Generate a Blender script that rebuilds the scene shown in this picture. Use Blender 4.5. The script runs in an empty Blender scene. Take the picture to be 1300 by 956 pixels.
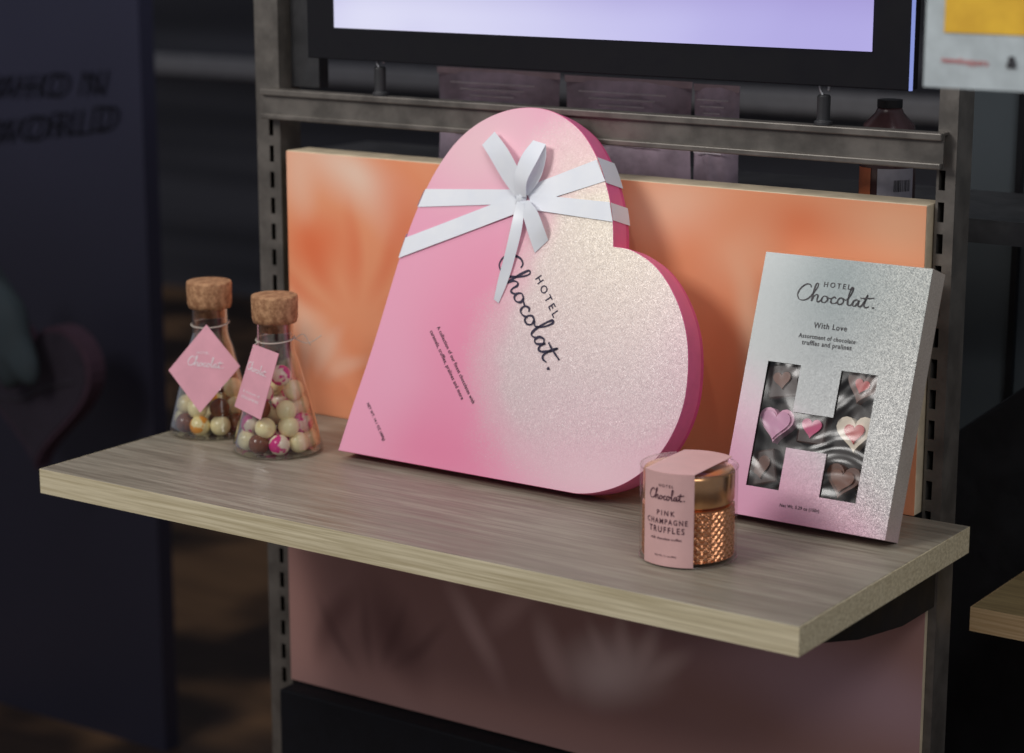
import bpy, bmesh, math, random
from mathutils import Vector, Matrix
random.seed(7)
R = math.radians
scene = bpy.context.scene
COL = scene.collection
# ------------------------------------------------------------------ camera model
CAM = Vector((1.026, -1.3, 0.5)); YAW = 34.5; PITCH = 12.59; F = 2767.0
ROT = Matrix.Rotation(R(YAW), 3, 'Z') @ Matrix.Rotation(R(90-PITCH), 3, 'X')
def ray(px, py): return (ROT @ Vector((px-650, 478-py, -F))).normalized()
def hit(px, py, p0, n):
    d = ray(px, py); return CAM + d*((Vector(p0)-CAM).dot(n)/d.dot(n))
def hy(px, py, y): return hit(px, py, (0, y, 0), Vector((0, 1, 0)))
def hz(px, py, z): return hit(px, py, (0, 0, z), Vector((0, 0, 1)))
class Frame:
    def __init__(s, O, X, U, N):
        s.O = Vector(O); s.X = Vector(X).normalized(); s.U = Vector(U).normalized(); s.N = Vector(N).normalized()
        s.M = Matrix(((s.X.x, s.U.x, s.N.x, s.O.x), (s.X.y, s.U.y, s.N.y, s.O.y), (s.X.z, s.U.z, s.N.z, s.O.z), (0, 0, 0, 1)))
    def loc(s, px, py, lift=0.0):
        p = hit(px, py, s.O + s.N*lift, s.N) - s.O
        return Vector((p.dot(s.X), p.dot(s.U), lift))
def c(r, g, b, k=1.0):
    def f(v):
        v /= 255.0
        return v/12.92 if v <= .04045 else ((v+.055)/1.055)**2.4
    return (min(1, f(r)*k), min(1, f(g)*k), min(1, f(b)*k), 1)
# ------------------------------------------------------------------ node helper
class NM:
    def __init__(s, name):
        s.m = bpy.data.materials.new(name); s.m.use_nodes = True
        s.t = s.m.node_tree; s.t.nodes.clear()
        s.out = s.t.nodes.new('ShaderNodeOutputMaterial')
    def put(s, sock, v):
        if v is None: return
        if isinstance(v, bpy.types.NodeSocket): s.t.links.new(v, sock)
        else: sock.default_value = v
    def add(s, ty, ins=None, **kw):
        n = s.t.nodes.new(ty)
        for k, v in kw.items(): setattr(n, k, v)
        for k, v in (ins or {}).items(): s.put(n.inputs[k], v)
        return n
    def math(s, op, a, b=None, cc=None, clamp=False):
        n = s.add('ShaderNodeMath', operation=op, use_clamp=clamp)
        s.put(n.inputs[0], a); s.put(n.inputs[1], b); s.put(n.inputs[2], cc)
        return n.outputs[0]
    def mix(s, f, a, b, bt='MIX'):
        n = s.add('ShaderNodeMix', data_type='RGBA', blend_type=bt)
        s.put(n.inputs[0], f); s.put(n.inputs[6], a); s.put(n.inputs[7], b)
        return n.outputs[2]
    def co(s): return s.add('ShaderNodeTexCoord').outputs['Object']
    def vscale(s, v, sc):
        n = s.add('ShaderNodeVectorMath', operation='MULTIPLY'); s.put(n.inputs[0], v); n.inputs[1].default_value = sc
        return n.outputs[0]
    def noise(s, v, scale, detail=2, rough=.5, dist=0, out='Fac'):
        n = s.add('ShaderNodeTexNoise', {'Vector': v, 'Scale': scale, 'Detail': detail, 'Roughness': rough, 'Distortion': dist})
        return n.outputs[out]
    def vor(s, v, scale, out='Color', feature='F1'):
        n = s.add('ShaderNodeTexVoronoi', {'Vector': v, 'Scale': scale}, feature=feature)
        return n.outputs[out]
    def mr(s, v, a, b, x=0., y=1., smooth=True):
        n = s.add('ShaderNodeMapRange', {'Value': v, 'From Min': a, 'From Max': b, 'To Min': x, 'To Max': y})
        n.interpolation_type = 'SMOOTHSTEP' if smooth else 'LINEAR'
        return n.outputs[0]
    def blob(s, v, cen, rad, ang=0.0):
        n = s.add('ShaderNodeVectorMath', operation='SUBTRACT'); s.put(n.inputs[0], v); n.inputs[1].default_value = cen
        o = n.outputs[0]
        if ang:
            axis = 'Y_AXIS' if rad[1] > 50 else 'Z_AXIS'
            r = s.add('ShaderNodeVectorRotate', rotation_type=axis); s.put(r.inputs['Vector'], o); r.inputs['Angle'].default_value = ang; o = r.outputs[0]
        o = s.vscale(o, tuple(1/x for x in rad))
        l = s.add('ShaderNodeVectorMath', operation='LENGTH'); s.put(l.inputs[0], o)
        return s.mr(l.outputs['Value'], 0, 1, 1, 0)
    def bump(s, h, st=.3, dist=.001):
        n = s.add('ShaderNodeBump', {'Height': h, 'Strength': st, 'Distance': dist}); return n.outputs[0]
    def sparkle(s, cell, amount):
        nv = s.add('ShaderNodeVectorMath', operation='SUBTRACT'); s.put(nv.inputs[0], cell); nv.inputs[1].default_value = (.5, .5, .5)
        nsc = s.add('ShaderNodeVectorMath', operation='SCALE'); s.put(nsc.inputs[0], nv.outputs[0]); s.put(nsc.inputs['Scale'], amount)
        geo = s.add('ShaderNodeNewGeometry')
        na = s.add('ShaderNodeVectorMath', operation='ADD'); s.put(na.inputs[0], geo.outputs['Normal']); s.put(na.inputs[1], nsc.outputs[0])
        nn = s.add('ShaderNodeVectorMath', operation='NORMALIZE'); s.put(nn.inputs[0], na.outputs[0]); return nn.outputs[0]
    def pbr(s, col, rough=.5, metal=0., normal=None, **kw):
        n = s.add('ShaderNodeBsdfPrincipled')
        s.put(n.inputs['Base Color'], col); s.put(n.inputs['Roughness'], rough); s.put(n.inputs['Metallic'], metal)
        if normal is not None: s.put(n.inputs['Normal'], normal)
        for k, v in kw.items(): s.put(n.inputs[k.replace('_', ' ')], v)
        s.t.links.new(n.outputs[0], s.out.inputs[0]); return n
def simple(name, col, rough=.5, metal=0., var=.12, vs=40, bump=0.0, **kw):
    n = NM(name); v = n.co(); f = n.noise(v, vs, 4, .6)
    cc_ = n.mix(n.mr(f, .3, .7), tuple(x*(1-var) for x in col[:3])+(1,), tuple(min(1, x*(1+var)) for x in col[:3])+(1,))
    nb = n.bump(n.noise(v, vs*8, 3), bump, .0006) if bump else None
    n.pbr(cc_, n.mr(f, .2, .8, rough*.85, min(1, rough*1.15)), metal, nb, **kw)
    return n.m
def thin_clear(name, tint=(1, 1, 1, 1), lo=.04, hi=.75, rough=.03, crinkle=0, power=.35, cd=.004):
    n = NM(name)
    nb = n.bump(n.noise(n.co(), crinkle, 2, .5, 1.5), .9, cd) if crinkle else None
    tr = n.add('ShaderNodeBsdfTransparent', {'Color': tint}); gl = n.add('ShaderNodeBsdfGlossy', {'Roughness': rough})
    lw = n.add('ShaderNodeLayerWeight', {'Blend': power})
    if nb is not None: n.put(gl.inputs['Normal'], nb); n.put(lw.inputs['Normal'], nb)
    f = n.mr(lw.outputs['Facing'], 0, 1, lo, hi, False)
    f = n.math('POWER', f, 1.6)
    mx = n.add('ShaderNodeMixShader'); n.put(mx.inputs[0], f)
    n.t.links.new(tr.outputs[0], mx.inputs[1]); n.t.links.new(gl.outputs[0], mx.inputs[2]); n.t.links.new(mx.outputs[0], n.out.inputs[0])
    return n.m
def emis(name, build):
    n = NM(name); col, st = build(n)
    e = n.add('ShaderNodeEmission'); n.put(e.inputs[0], col); n.put(e.inputs[1], st); n.t.links.new(e.outputs[0], n.out.inputs[0]); return n.m
# ------------------------------------------------------------------ mesh helpers
MW = {}
def props(o, label=None, cat=None, group=None, kind=None):
    if label: o['label'] = label
    if cat: o['category'] = cat
    if group: o['group'] = group
    if kind: o['kind'] = kind
    return o
def thing(name, label, cat, loc=(0, 0, 0), mtx=None, group=None):
    o = bpy.data.objects.new(name, None); COL.objects.link(o); o.empty_display_size = .02
    m = mtx.copy() if mtx is not None else Matrix.Translation(Vector(loc))
    o.matrix_basis = m; MW[o.name] = m
    return props(o, label, cat, group)
def part(name, bm, mat, parent=None, world=False, loc=None, smooth=False, bevel=0, solid=0, label=None):
    if parent is not None and world: bm.transform(MW[parent.name].inverted())
    if parent is None and loc is not None: bm.transform(Matrix.Translation(-Vector(loc)))
    bmesh.ops.recalc_face_normals(bm, faces=bm.faces)
    me = bpy.data.meshes.new(name); bm.to_mesh(me); bm.free()
    me.materials.append(mat)
    if smooth:
        for p in me.polygons: p.use_smooth = True
    o = bpy.data.objects.new(name, me); COL.objects.link(o)
    if parent is not None: o.parent = parent
    elif loc is not None: o.location = loc
    if solid:
        md = o.modifiers.new('s', 'SOLIDIFY'); md.thickness = solid; md.offset = 0
    if bevel:
        md = o.modifiers.new('b', 'BEVEL'); md.width = bevel; md.segments = 2; md.limit_method = 'ANGLE'; md.angle_limit = R(40)
    if label: o['label'] = label
    return o
def box(bm, lo, hi):
    x0, y0, z0 = lo; x1, y1, z1 = hi
    v = [bm.verts.new(p) for p in ((x0,y0,z0),(x1,y0,z0),(x1,y1,z0),(x0,y1,z0),(x0,y0,z1),(x1,y0,z1),(x1,y1,z1),(x0,y1,z1))]
    for f in ((0,3,2,1),(4,5,6,7),(0,1,5,4),(1,2,6,5),(2,3,7,6),(3,0,4,7)): bm.faces.new([v[i] for i in f])
def B(lo, hi):
    bm = bmesh.new(); box(bm, lo, hi); return bm
def quad(bm, pts): return bm.faces.new([bm.verts.new(p) for p in pts])
def prism(bm, pts, w0, w1, cap0=True, cap1=True, ax=2):
    def P(p, w):
        if ax == 2: return (p[0], p[1], w)
        if ax == 0: return (w, p[0], p[1])
        return (p[0], w, p[1])
    a = [bm.verts.new(P(p, w0)) for p in pts]; b = [bm.verts.new(P(p, w1)) for p in pts]
    n = len(pts)
    for i in range(n): bm.faces.new((a[i], a[(i+1) % n], b[(i+1) % n], b[i]))
    if cap0: bm.faces.new(a[::-1])
    if cap1: bm.faces.new(b)
def lathe(bm, prof, cen=(0, 0, 0), seg=64):
    rings = []
    for r, z in prof:
        if r < 1e-6: rings.append([bm.verts.new((cen[0], cen[1], cen[2]+z))])
        else: rings.append([bm.verts.new((cen[0]+r*math.cos(2*math.pi*i/seg), cen[1]+r*math.sin(2*math.pi*i/seg), cen[2]+z)) for i in range(seg)])
    for a, b in zip(rings, rings[1:]):
        for i in range(seg):
            j = (i+1) % seg
            if len(a) == 1 and len(b) == 1: continue
            if len(a) == 1: bm.faces.new((a[0], b[j], b[i]))
            elif len(b) == 1: bm.faces.new((a[i], a[j], b[0]))
            else: bm.faces.new((a[i], a[j], b[j], b[i]))
def cat(pts, n=8, closed=False):
    out = []; P = [Vector(p) for p in pts]; m = len(P)
    rng = m if closed else m-1
    for i in range(rng):
        if closed: p0, p1, p2, p3 = P[(i-1) % m], P[i], P[(i+1) % m], P[(i+2) % m]
        else: p0, p1, p2, p3 = P[max(i-1, 0)], P[i], P[i+1], P[min(i+2, m-1)]
        for k in range(n):
            t = k/n
            out.append(.5*((2*p1)+(p2-p0)*t+(2*p0-5*p1+4*p2-p3)*t*t+(3*p1-p0-3*p2+p3)*t**3))
    if not closed: out.append(P[-1].copy())
    return out
def tube(bm, pts, r, seg=8):
    rings = []; pts = [Vector(p) for p in pts]
    for i, p in enumerate(pts):
        t = (pts[min(i+1, len(pts)-1)]-pts[max(i-1, 0)]).normalized()
        a = t.cross(Vector((0.13, .21, 1))).normalized(); b = t.cross(a)
        rings.append([bm.verts.new(p+(a*math.cos(2*math.pi*k/seg)+b*math.sin(2*math.pi*k/seg))*r) for k in range(seg)])
    for A, C in zip(rings, rings[1:]):
        for k in range(seg): bm.faces.new((A[k], A[(k+1) % seg], C[(k+1) % seg], C[k]))
    bm.faces.new(rings[0]); bm.faces.new(rings[-1])
def strip(bm, pts, w, N=Vector((0, 0, 1))):
    pts = [Vector(p) for p in pts]; prev = None; m = len(pts)
    for i, p in enumerate(pts):
        t = pts[min(i+1, m-1)]-pts[max(i-1, 0)]
        s = t.cross(N)
        if s.length < 1e-9: continue
        s.normalize()
        ww = w(i/(m-1)) if callable(w) else w
        cur = (bm.verts.new(p+s*ww/2), bm.verts.new(p-s*ww/2))
        if prev: bm.faces.new((prev[0], cur[0], cur[1], prev[1]))
        prev = cur
def text_mesh(body, spacing=1.0, shear=0.0, offset=0.0):
    cu = bpy.data.curves.new('txt', 'FONT'); cu.body = body; cu.space_character = spacing; cu.shear = shear; cu.offset = offset; cu.size = 1; cu.resolution_u = 4
    o = bpy.data.objects.new('txt', cu); COL.objects.link(o)
    dg = bpy.context.evaluated_depsgraph_get(); dg.update()
    me = bpy.data.meshes.new_from_object(o.evaluated_get(dg))
    bpy.data.objects.remove(o); bpy.data.curves.remove(cu)
    bm = bmesh.new(); bm.from_mesh(me); bpy.data.meshes.remove(me)
    return bm
def fit(bm, a, b, lift, hscale=1.0):
    xs = [v.co.x for v in bm.verts]; x0, x1 = min(xs), max(xs)
    a = Vector(a[:2]); b = Vector(b[:2]); d = b-a; k = d.length/(x1-x0); th = math.atan2(d.y, d.x)
    ca, sa = math.cos(th), math.sin(th)
    for v in bm.verts:
        x = (v.co.x-x0)*k; y = v.co.y*k*hscale
        v.co = Vector((a.x+x*ca-y*sa, a.y+x*sa+y*ca, lift+v.co.z*.0001))
def text_on(parent, fr, body, p0, p1, mat, spacing=1., shear=0., lift=.0006, name='lettering', offset=0., hs=1.0):
    bm = text_mesh(body, spacing, shear, offset)
    fit(bm, fr.loc(*p0), fr.loc(*p1), lift, hs)
    return part(name, bm, mat, parent)
LOGO = [
 [(1.12,1.35),(1.0,1.62),(.65,1.6),(.25,1.15),(.08,.55),(.25,.08),(.6,.0),(1.0,.2),(1.3,.65),(1.6,1.3),(1.68,1.75),(1.52,1.8),(1.42,1.3),(1.36,.6),(1.32,.0)],
 [(1.32,.0),(1.45,.45),(1.66,.7),(1.8,.6),(1.78,.2),(1.86,.0),(2.05,.12),(2.2,.4)],
 [(2.55,.62),(2.3,.62),(2.15,.3),(2.25,.02),(2.5,.05),(2.66,.32),(2.58,.6),(2.72,.5),(2.95,.45)],
 [(3.35,.52),(3.2,.66),(2.98,.45),(2.98,.12),(3.15,.0),(3.4,.1),(3.55,.3)],
 [(3.9,.62),(3.66,.62),(3.5,.3),(3.6,.02),(3.85,.05),(4.0,.32),(3.92,.6),(4.08,.5),(4.25,.5)],
 [(4.25,.5),(4.52,1.1),(4.62,1.7),(4.48,1.75),(4.38,1.2),(4.34,.4),(4.42,.03),(4.62,.06),(4.8,.3)],
 [(5.22,.52),(5.05,.66),(4.8,.42),(4.8,.06),(5.0,.03),(5.2,.35),(5.28,.62),(5.24,.2),(5.36,.0),(5.55,.15)],
 [(5.55,.15),(5.78,.7),(5.9,1.25),(5.76,.7),(5.74,.15),(5.9,.0),(6.15,.12)],
 [(5.35,.86),(5.8,.88),(6.45,1.0)],
 [(6.42,.03),(6.5,.05),(6.56,.03)],
]
def logo_bm(w=.1):
    bm = bmesh.new()
    for i, s in enumerate(LOGO):
        pts = [Vector((p[0], p[1], i*.5)) for p in cat([(x, y, 0) for x, y in s], 7)]
        ww = w*1.6 if i == 9 else w
        strip(bm, pts, (lambda t, ww=ww: ww*(.75+.45*math.sin(t*9+i)**2)))
    return bm
def logo_on(parent, fr, p0, p1, mat, w=.1, lift=.0006, hs=1.0):
    bm = logo_bm(w); fit(bm, fr.loc(*p0), fr.loc(*p1), lift, hs)
    return part('script_lettering', bm, mat, parent)
def grid_plate(bm, us, vs, hole, w=0.0):
    V = {}
    def g(i, j):
        if (i, j) not in V: V[(i, j)] = bm.verts.new((us[i], vs[j], w))
        return V[(i, j)]
    for i in range(len(us)-1):
        for j in range(len(vs)-1):
            if not hole(i, j): bm.faces.new((g(i, j), g(i+1, j), g(i+1, j+1), g(i, j+1)))
# ------------------------------------------------------------------ generic materials
black = simple('black_plastic', (.010, .010, .012, 1), .55)
matt_black = simple('matt_black_bezel', (.008, .008, .011, 1), .75, Specular_IOR_Level=.2)
steel = simple('brushed_steel', c(112, 107, 101), .42, .45, .25, 30, .15)
dark_steel = simple('dark_steel', c(66, 66, 68), .45, .4, .2, 30)
ink = simple('navy_ink', c(34, 22, 58), .5, 0, .05)
inkdark = simple('dark_ink', c(42, 36, 42), .5, 0, .05)
white_ink = simple('white_ink', c(250, 236, 240), .5, 0, .05)
# ------------------------------------------------------------------ setting
FZ = -.80
n = NM('floor_wood_light_patches'); v = n.co()
f1 = n.noise(n.vscale(v, (1.2, 8, 1)), 3, 4, .6); f2 = n.noise(v, 2.6, 2)
n.pbr(n.mix(n.mr(f2, .42, .6), n.mix(f1, c(40, 32, 28), c(64, 50, 42)), n.mix(f1, c(110, 82, 60), c(176, 134, 94))), .4)  # paler patches are pools of light painted into the wood colour
fl = part('floor', B((-9, -4, FZ-.05), (5, 6, FZ)), n.m); props(fl, 'dark brown wooden shop floor far below the shelf', 'floor', kind='structure')
n = NM('dim_wall'); v = n.co()
f1 = n.noise(n.vscale(v, (.15, 1, 5)), 1.3, 3, .5)
n.pbr(n.mix(n.mr(f1, .35, .7), c(56, 56, 62), c(98, 98, 104)), .7)
bw = part('back_wall', B((-9, 4.0, FZ), (5, 4.1, 3.2)), n.m); props(bw, 'dim charcoal wall at the back of the shop', 'wall', kind='structure')
zr = hy(260, 85, 3.9).z
o = part('wall_rail', B((-5, 3.9, zr-.03), (1, 3.95, zr+.03)), simple('pale_rail', c(165, 163, 163), .5), None, loc=(-2, 3.9, zr-.03), bevel=.01)
props(o, 'pale horizontal rail on the far wall left of the steel frame', 'rail')
# ------------------------------------------------------------------ shelf
XL, XR, YB, TH = -.375, .375, .298, .0225
def ashmat(name, k, wr, wb):
    n = NM(name); v = n.co()
    g1 = n.noise(n.vscale(v, (3, 70, 70)), 4, 6, .65, .4); g2 = n.noise(n.vscale(v, (1.5, 14, 14)), 3, 3, .5, .8)
    g3 = n.noise(n.vscale(v, (6, 300, 300)), 3, 2, .5); g4 = n.noise(v, 7, 2)
    q_ = lambda r, g, b: c(r*wr, g, b*wb, k)
    col = n.mix(n.mr(g1, .3, .7), q_(138, 126, 112), q_(186, 175, 159)); col = n.mix(n.mr(g2, .35, .7, 0, .5), col, q_(124, 112, 99))
    col = n.mix(n.mr(g3, .58, .75, 0, .4), col, q_(98, 88, 78)); col = n.mix(n.mr(g4, .4, .7, 0, .25), col, q_(130, 120, 108))
    n.pbr(col, n.mr(g1, .3, .7, .36, .55), 0, n.bump(g1, .25, .0005)); return n.m
ash = ashmat('ash_laminate', .88, .985, .985); warm_ash = ashmat('warm_ash_laminate', .95, 1.08, .78)
def edgemat(name, a_, b_):
    n = NM(name); v = n.co()
    g1 = n.noise(n.vscale(v, (2.5, 90, 110)), 4, 5, .6, .3)
    n.pbr(n.mix(n.mr(g1, .3, .7), a_, b_), .45, 0, n.bump(g1, .2, .0005)); return n.m
ash_edge = edgemat('ash_edge', c(196, 182, 146), c(236, 224, 190)); warm_edge = edgemat('warm_ash_edge', c(196, 160, 112), c(228, 196, 150))
def shelf(name, label, x0, x1, y0, y1, zt, th, m1, m2):
    t = thing(name, label, 'shelf', ((x0+x1)/2, y1, zt-th))
    part('board', B((x0+.0008, y0+.0008, zt-th), (x1-.0008, y1, zt)), m1, t, True, bevel=.0006)
    part('front_edge', B((x0, y0, zt-th+.0003), (x1, y0+.0006, zt-.0003)), m2, t, True)
    part('side_edge', B((x1-.0006, y0+.0007, zt-th+.0003), (x1, y1, zt-.0003)), m2, t, True)
    part('side_edge', B((x0, y0+.0007, zt-th+.0003), (x0+.0006, y1, zt-.0003)), m2, t, True)
    return t
sh = shelf('display_shelf', 'long pale wood shelf carrying the heart box, flasks, jar and silver carton', XL, XR, 0, YB, 0, TH, ash, ash_edge)
for xb in (XR-.035, XL+.03):
    bm = bmesh.new()
    prism(bm, [(.03, -TH-.001), (YB+.004, -TH-.001), (YB+.004, -.075), (.24, -.074), (.16, -.062), (.08, -.042), (.03, -.03)], xb, xb+.006, ax=0)
    part('bracket', bm, black, sh, True, bevel=.001)
p = hz(1232, 770, -.10)
t2 = shelf('display_shelf', 'short pale wood shelf end at the far right, lower than the long shelf', p.x, p.x+.7, p.y, p.y+.3, -.10, .022, warm_ash, warm_edge)
# ------------------------------------------------------------------ posts, rails
PY = .312
def post(label, pxl, pxr, pyref, zlo, zhi, slot_lo, slot_hi, cols):
    x0 = hy(pxl, pyref, PY).x; x1 = hy(pxr, pyref, PY).x
    t = thing('slotted_post', label, 'post', ((x0+x1)/2, PY, zlo), group='slotted steel posts')
    w = x1-x0
    us = [x0]
    sw = .0055
    for k in cols:
        us += [x0+w*k-sw/2, x0+w*k+sw/2]
    us.append(x1)
    vs = [zlo]; z = slot_lo
    while z < slot_hi:
        vs += [z, z+.016]; z += .0255
    vs.append(zhi)
    bm = bmesh.new()
    grid_plate(bm, us, vs, lambda i, j: i % 2 == 1 and j % 2 == 1)
    bm.transform(Matrix(((1,0,0,0),(0,0,-1,PY),(0,1,0,0),(0,0,0,1))))
    part('slotted_face', bm, steel, t, True, solid=.0015)
    part('side_flange', B((x0, PY+.001, zlo), (x0+.0015, PY+.03, zhi)), steel, t, True)
    part('side_flange', B((x1-.0015, PY+.001, zlo), (x1, PY+.03, zhi)), steel, t, True)
    part('channel_back', B((x0+.0016, PY+.026, zlo), (x1-.0016, PY+.028, zhi)), black, t, True)
    return t, x0, x1
zslot_top = hy(345, 160, PY).z
tL, LX0, LX1 = post('slotted grey steel post at the left of the orange board', 331, 360, 330, FZ, .62, -.6, zslot_top, [.62])
tR, RX0, RX1 = post('slotted grey steel post at the right of the orange board', 1181, 1205, 420, FZ, .62, -.6, zslot_top, [.3])
zt = hy(345, 113, .300).z; zb = hy(345, 151, .300).z
CX0 = hy(332, 130, .300).x; CX1 = hy(1196, 200, .300).x
t = thing('cross_rail', 'wide grey steel rail running above the orange board', 'rail', ((CX0+CX1)/2, .300, zb))
part('web', B((CX0, .302, zb), (CX1, .304, zt)), steel, t, True)
bm = bmesh.new(); box(bm, (CX0, .297, zt-.006), (CX1, .302, zt)); part('top_lip', bm, steel, t, True, bevel=.001)
bm = bmesh.new(); box(bm, (CX0, .297, zb), (CX1, .302, zb+.005)); part('bottom_lip', bm, steel, t, True, bevel=.001)
part('top_flange', B((CX0, .304, zt-.002), (CX1, .311, zt)), steel, t, True)
CZT = zt
xa = hy(362, 50, .33).x; xb = hy(404, 50, .33).x
o = part('upright_strut', B((xa, .33, zt), (xb, .345, .62)), dark_steel, None, loc=((xa+xb)/2, .33, zt), bevel=.001)
props(o, 'dark grey upright strut left of the lit screen', 'strut')
bright = simple('bright_steel', c(190, 190, 192), .3, .6)
def clip(px, py0, py1, label):
    b = hy(px, py1, .306); h = hy(px, py0, .306).z - CZT
    t = thing('rail_clip', label, 'clip', (b.x, .3045, CZT), group='screen clips on the rail')
    bm = bmesh.new(); lathe(bm, [(0, 0), (.0075, 0), (.0075, .003), (.0055, .004), (.0055, h*.62), (.0045, h*.66), (.0, h*.66)], seg=24)
    part('pin', bm, dark_steel, t, smooth=False, bevel=.0003)
    bm = bmesh.new(); tube(bm, cat([(-.001, 0, h*.64), (-.004, 0, h*.85), (-.001, 0, h*1.02), (.004, 0, h*.93), (.004, 0, h*.75)], 6), .0012)
    part('hook', bm, bright, t, smooth=True)
clip(484, 66, 117, 'small steel pin clip under the left part of the screen')
clip(1046, 100, 160, 'small steel pin clip under the right end of the screen')
# ------------------------------------------------------------------ screen
SY = .296
s0 = hy(425, 35, SY); s1 = hy(1107, 72, SY)
bz = hy(1153, 122, SY); bl = hy(390, 60, SY)
ZTOP = .62
zbez = bz.z + .004
t = thing('lit_screen', 'black framed display screen glowing lavender above the rail', 'screen', ((bl.x+bz.x)/2, SY, zbez))
part('housing', B((bl.x, SY+.0005, zbez), (bz.x, SY+.018, ZTOP)), matt_black, t, True, bevel=.001)
def fscr(n):
    v = n.co()
    g = n.add('ShaderNodeSeparateXYZ'); n.put(g.inputs[0], v)
    a = n.mr(g.outputs['X'], s0.x-(bl.x+bz.x)/2, s1.x-(bl.x+bz.x)/2, 0, 1)
    b = n.mr(g.outputs['Z'], s0.z-zbez+.012, s0.z-zbez+.085, 0, 1)
    col = n.mix(a, c(222, 222, 246), c(184, 178, 234)); col = n.mix(b, col, c(140, 122, 190))
    col = n.mix(n.mr(n.noise(v, 7, 1), .4, .7, 0, .35), col, c(168, 158, 216))
    return col, 1.0
part('display_face', B((s0.x, SY-.001, s0.z), (s1.x, SY, ZTOP-.02)), emis('screen_glow', fscr), t, True)
edge_glow = emis('edge_glow', lambda n: (c(150, 165, 235), .8))
part('lit_edge', B((bz.x+.0002, SY, zbez), (bz.x+.0022, SY+.003, ZTOP)), edge_glow, t, True)
# ------------------------------------------------------------------ boards
BY = .2995
q0 = hy(363, 191, BY); q1 = hy(1177, 261, BY)
BX0, BX1, BZT = q0.x, q1.x, (q0.z+q1.z)/2
def pr(a): return (a[0]*.00085, 100, a[1]*.00075)
pale = simple('pale_board_core', c(226, 208, 176), .6)
t = thing('backdrop_board', 'thick orange printed board with light dapples painted on, standing behind the heart box', 'board', ((BX0+BX1)/2, BY, 0.0))
part('board_core', B((max(BX0, LX1+.0005), BY+.0008, .0), (min(BX1, RX0-.0005), BY+.034, BZT)), pale, t, True, bevel=.0008)
L0 = Vector(MW[t.name].translation)
def lp(px, py, y=BY):
    q = hy(px, py, y); return (q.x-L0.x, 0, q.z-L0.z)
def fan(n, v, ox, oy, L, rx, angs, y=BY):  # frond shapes for painted leaf shade and dappled light
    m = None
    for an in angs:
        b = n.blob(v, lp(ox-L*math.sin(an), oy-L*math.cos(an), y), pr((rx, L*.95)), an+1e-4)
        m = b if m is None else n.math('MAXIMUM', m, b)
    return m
def warp(n, v, amt=.006, sc=14):
    w = n.add('ShaderNodeTexNoise', {'Vector': v, 'Scale': sc, 'Detail': 1})
    s_ = n.add('ShaderNodeVectorMath', operation='SUBTRACT'); n.put(s_.inputs[0], w.outputs['Color']); s_.inputs[1].default_value = (.5, .5, .5)
    k = n.vscale(s_.outputs[0], (amt*2, amt*2, amt*2))
    a_ = n.add('ShaderNodeVectorMath', operation='ADD'); n.put(a_.inputs[0], v); n.put(a_.inputs[1], k); return a_.outputs[0]
def orange_mat():
    n = NM('orange_print_painted_dapple'); v = warp(n, n.co(), .018, 9)
    col = n.mix(n.noise(v, 9, 2), c(250, 160, 114), c(253, 176, 132))
    for (px, py, rx, rz, an, kc, am) in [  # dappled light and soft shade painted into the orange print
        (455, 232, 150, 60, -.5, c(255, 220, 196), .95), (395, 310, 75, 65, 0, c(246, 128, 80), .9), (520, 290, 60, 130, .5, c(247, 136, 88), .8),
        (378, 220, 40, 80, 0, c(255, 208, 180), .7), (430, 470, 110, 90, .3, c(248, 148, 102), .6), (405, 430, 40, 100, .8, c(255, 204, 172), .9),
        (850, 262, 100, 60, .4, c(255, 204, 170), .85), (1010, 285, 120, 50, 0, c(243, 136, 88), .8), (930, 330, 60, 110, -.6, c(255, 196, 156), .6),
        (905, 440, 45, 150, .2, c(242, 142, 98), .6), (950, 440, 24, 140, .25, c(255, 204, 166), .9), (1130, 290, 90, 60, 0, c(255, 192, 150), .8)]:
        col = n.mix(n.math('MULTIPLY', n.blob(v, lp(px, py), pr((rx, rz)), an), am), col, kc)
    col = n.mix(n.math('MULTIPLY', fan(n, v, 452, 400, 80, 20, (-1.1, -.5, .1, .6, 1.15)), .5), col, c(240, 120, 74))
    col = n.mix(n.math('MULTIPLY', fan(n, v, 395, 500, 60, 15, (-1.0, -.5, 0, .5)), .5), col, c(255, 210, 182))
    n.pbr(col, .5); return n.m
part('dappled_print_face', B((BX0+.0004, BY, .0), (BX1-.0004, BY+.0007, BZT-.0006)), orange_mat(), t, True)
LY = .3045
l0 = hy(366, 705, LY); l1 = hy(1172, 830, LY); lz = hy(378, 864, LY).z
t = thing('lower_backdrop_board', 'dim mauve printed board with light dapples painted on, below the long shelf', 'board', ((l0.x+l1.x)/2, LY, lz))
L0 = Vector(MW[t.name].translation)
n = NM('mauve_print_painted_dapple'); v = warp(n, n.co(), .014, 9)
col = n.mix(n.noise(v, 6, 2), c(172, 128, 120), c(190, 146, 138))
for (px, py, rx, rz, an, kc, am) in [  # light patches and leaf shade painted into the mauve print colour
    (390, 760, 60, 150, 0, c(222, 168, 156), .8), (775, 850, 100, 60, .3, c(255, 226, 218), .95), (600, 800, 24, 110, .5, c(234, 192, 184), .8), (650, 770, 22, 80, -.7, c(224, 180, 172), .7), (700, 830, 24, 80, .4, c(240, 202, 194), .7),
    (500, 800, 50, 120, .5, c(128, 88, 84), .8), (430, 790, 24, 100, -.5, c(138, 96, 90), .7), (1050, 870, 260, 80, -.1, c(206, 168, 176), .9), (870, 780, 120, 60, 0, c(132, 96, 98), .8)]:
    col = n.mix(n.math('MULTIPLY', n.blob(v, lp(px, py, LY), pr((rx, rz)), an), am), col, kc)
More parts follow.
